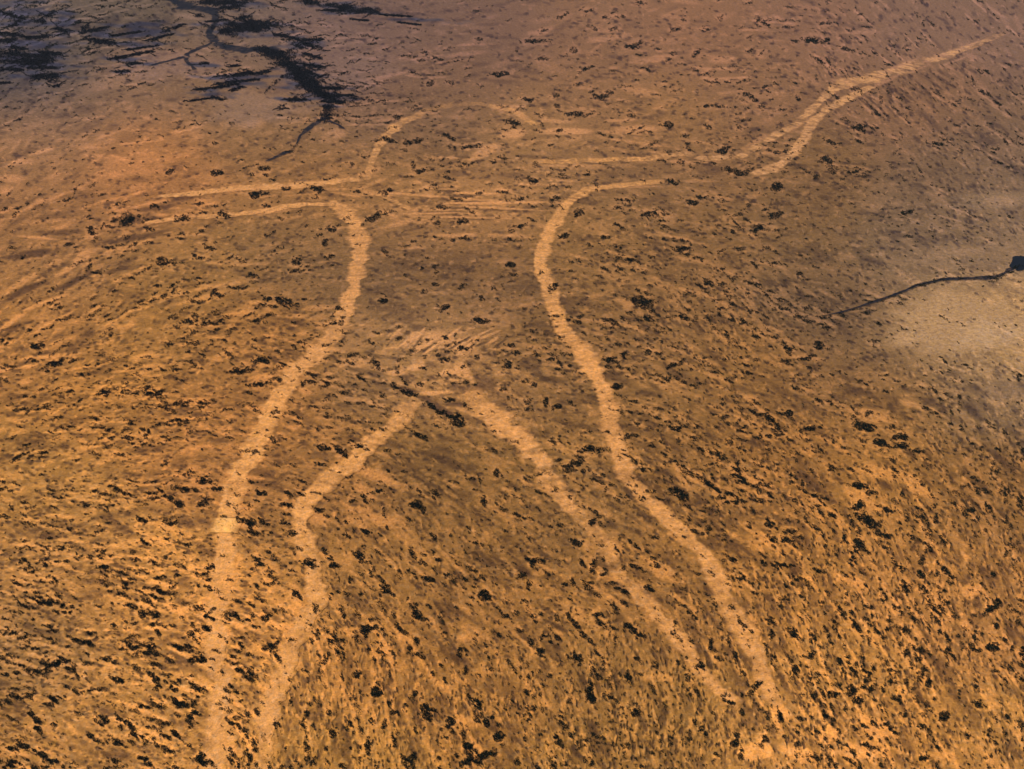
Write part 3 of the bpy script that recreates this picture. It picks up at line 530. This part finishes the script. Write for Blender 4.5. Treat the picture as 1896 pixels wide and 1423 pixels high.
def shape(w, h, d):
    q = max(w, h) / min(w, h)
    if q > 2.6: return 'long thin'
    if q < 1.35: return 'round'
    return 'upright' if h > w else ('slanting' if abs(d) >= 20 else 'oblong')
ORD = ['leftmost', 'second', 'third', 'fourth', 'fifth', 'sixth', 'seventh', 'eighth', 'ninth']
NUM = ['', 'one', 'two', 'three', 'four', 'five', 'six', 'seven', 'eight', 'nine']
cells = {}
for i, s_ in enumerate(named): cells.setdefault(zone(s_[0], s_[1]) + (shape(*s_[2:]),), []).append(i)
label = {}
for (z, b, sh), mem in cells.items():
    mem.sort(key=lambda i: named[i][0]); n = len(mem)
    for k, i in enumerate(mem):
        if n == 1: label[i] = f'{sh} dark shrub {z}, {b}'
        elif n == 2: label[i] = f'{("left", "right")[k]} of two {sh} shrubs {z}, {b}'
        else:
            o_ = 'leftmost' if k == 0 else 'rightmost' if k == n - 1 else ORD[k] + ' from left'
            label[i] = f'{o_} {sh} shrub {z}, {b}'
for i, (x, y, w, h, d) in enumerate(named):
    P, s_ = blob_points(x, y, w * (1.08 if w > h else .85), h * (.85 if w > h else 1.05), d, dens=1.15)
    c = P.mean(0); c[2] = float(terrain(c[0], c[1]))
    o = leaves(P, 2.1 * s_, 'shrub', leaf_mat, c)
    o['label'] = label[i]; o['category'] = 'shrub'; o['group'] = 'dark shrub clumps on the plain'

# the countless smaller bushes between them: one object
allp, alls = [], []
for x, y, w, h, d in rest:
    P, s_ = blob_points(x, y, w, h, d); allp.append(P); alls.append(np.full(len(P), 2.0 * s_))
for x, y, w, h, d, dn, lf in flecks:
    P, s_ = blob_points(x, y, w, h, d, dens=dn); allp.append(P); alls.append(np.full(len(P), lf * s_))
scrub = leaves(np.concatenate(allp), np.concatenate(alls), 'scrub', leaf_mat)
scrub['kind'] = 'stuff'; scrub['label'] = 'countless small dark bushes speckled over the orange plain'; scrub['category'] = 'scrub'

# dark trees crowding the far creeks, read as one mass
WOOD = [([(490,92),(520,105),(548,130),(562,150),(585,166),(612,172)], 27), ([(612,170),(606,188),(606,205),(604,224)], 18), ([(505,63),(535,66),(570,82),(592,90)], 9),
 ([(556,74),(598,72)], 7), ([(562,98),(592,108)], 8), ([(565,130),(592,142)], 8), ([(590,162),(640,163)], 8), ([(600,178),(655,175)], 6), ([(528,184),(565,184)], 6), ([(519,194),(522,204)], 6), ([(545,82),(560,88)], 6),
 ([(418,140),(470,135),(498,132)], 9), ([(365,165),(410,160),(440,154)], 7), ([(392,177),(408,183)], 8), ([(345,187),(398,180)], 4), ([(400,155),(440,150)], 7), ([(424,122),(440,121)], 6), ([(376,115),(386,117)], 9),
 ([(415,55),(435,46),(470,42),(512,42)], 24), ([(415,57),(440,54),(475,52),(500,47)], 16), ([(440,33),(462,30)], 10), ([(378,4),(470,2)], 15), ([(400,15),(445,11)], 8), ([(565,3),(650,14),(704,21)], 13), ([(600,18),(690,22)], 7),
 ([(176,75),(212,79)], 10), ([(160,58),(200,50)], 7), ([(235,117),(258,116)], 7), ([(213,132),(238,131)], 7), ([(200,110),(282,94)], 6), ([(205,66),(260,58)], 5),
 ([(0,96),(40,100),(95,105)], 12), ([(18,86),(46,90)], 8), ([(58,124),(104,125)], 9), ([(60,142),(108,138)], 13), ([(95,140),(103,160)], 11), ([(0,112),(80,118)], 9), ([(-30,155),(20,152)], 5), ([(-40,100),(0,104)], 16), ([(364,28),(372,28)], 9), ([(-40,80),(30,72)], 7), ([(230,92),(290,84)], 5), ([(0,60),(60,70),(90,64)], 8), ([(40,110),(95,112)], 12), ([(0,125),(40,130)], 8), ([(70,95),(110,100)], 8), ([(165,72),(190,76)], 12),
 ([(150,62),(165,40)], 6), ([(300,60),(340,44)], 5), ([(270,75),(320,62)], 5), ([(515,110),(560,135)], 20), ([(545,130),(600,165)], 22), ([(590,172),(625,186)], 14), ([(604,186),(640,190)], 6), ([(560,118),(600,124)], 7), ([(440,150),(480,146)], 6), ([(445,160),(425,168)], 7),
 ([(0,20),(40,34),(20,50)], 6), ([(70,40),(100,20)], 8), ([(110,50),(130,66)], 8), ([(420,36),(380,40)], 5), ([(700,26),(760,30)], 5), ([(735,40),(780,46)], 4), ([(650,34),(680,38)], 5)]
wp, ws = [], []
for pts, wd in WOOD:
    p = np.array(pts, float); seg = np.concatenate([[0], np.cumsum(np.hypot(*np.diff(p, axis=0).T))])
    k = max(3, int(seg[-1] / (wd * .15))); q = rng.uniform(0, seg[-1], k)
    for a in q:
        x, y = np.interp(a, seg, p[:, 0]), np.interp(a, seg, p[:, 1])
        wd_ = wd * random.uniform(.45, .9)
        P, s_ = blob_points(x + rng.normal(0, 3), y + rng.normal(0, wd * .13), wd_ * random.uniform(1.0, 2.2), wd_ * random.uniform(.4, .75), rng.normal(2, 14), dens=.75, tall=1.7)
        wp.append(P); ws.append(np.full(len(P), 2.0 * s_))
        if random.random() < .22 and wd > 5:    # a side gully lined with bushes, thinning away from the creek
            side = random.choice((-1, 1)); fx, fy, tk = x, y, wd * random.uniform(.25, .4); dr = random.uniform(-26, 22)
            for hop in range(random.randint(2, 6)):
                fx += side * tk * 2.2 * math.cos(R(dr)); fy += tk * 2.2 * math.sin(R(dr)) * side; dr += random.gauss(0, 9); tk *= random.uniform(.68, .92)
                if tk < 1.0: break
                P, s_ = blob_points(fx, fy, tk * 3.4, tk * random.uniform(.8, 1.2), dr, dens=.9, tall=1.4)
                wp.append(P); ws.append(np.full(len(P), 1.8 * s_))
wood = leaves(np.concatenate(wp), np.concatenate(ws), 'woodland', wood_mat)
wood['kind'] = 'stuff'; wood['label'] = 'dark belt of creek trees with ragged fingers at the upper left'; wood['category'] = 'woodland'

# ------------------------------------------------------------------ haze: the air over the whole plain
def haze():
    S, z0, z1 = 27000.0, -14.0, ALT + 60
    v = [(x, y, z) for z in (z0, z1) for x, y in ((-S, -S), (S, -S), (S, S), (-S, S))]
    f = [(0, 3, 2, 1), (4, 5, 6, 7), (0, 1, 5, 4), (1, 2, 6, 5), (2, 3, 7, 6), (3, 0, 4, 7)]
    m = bpy.data.materials.new('haze'); m.use_nodes = True; nt = m.node_tree
    nt.nodes.remove(nt.nodes['Principled BSDF'])
    pv = nt.nodes.new('ShaderNodeVolumePrincipled'); pv.inputs['Color'].default_value = (0.62, 0.66, 0.82, 1)
    pv.inputs['Density'].default_value = 0.8e-5
    nt.links.new(pv.outputs[0], nt.nodes['Material Output'].inputs['Volume'])
    o = mesh_obj('haze', v, f, m, smooth=False); o['kind'] = 'stuff'
    o['label'] = 'faint bluish air over the far plain'; o['category'] = 'haze'
haze()
print('scrub faces', len(scrub.data.polygons), 'ground', len(g.data.vertices), 'max label', max(len(v.split()) for v in label.values()), len(set(label.values())))
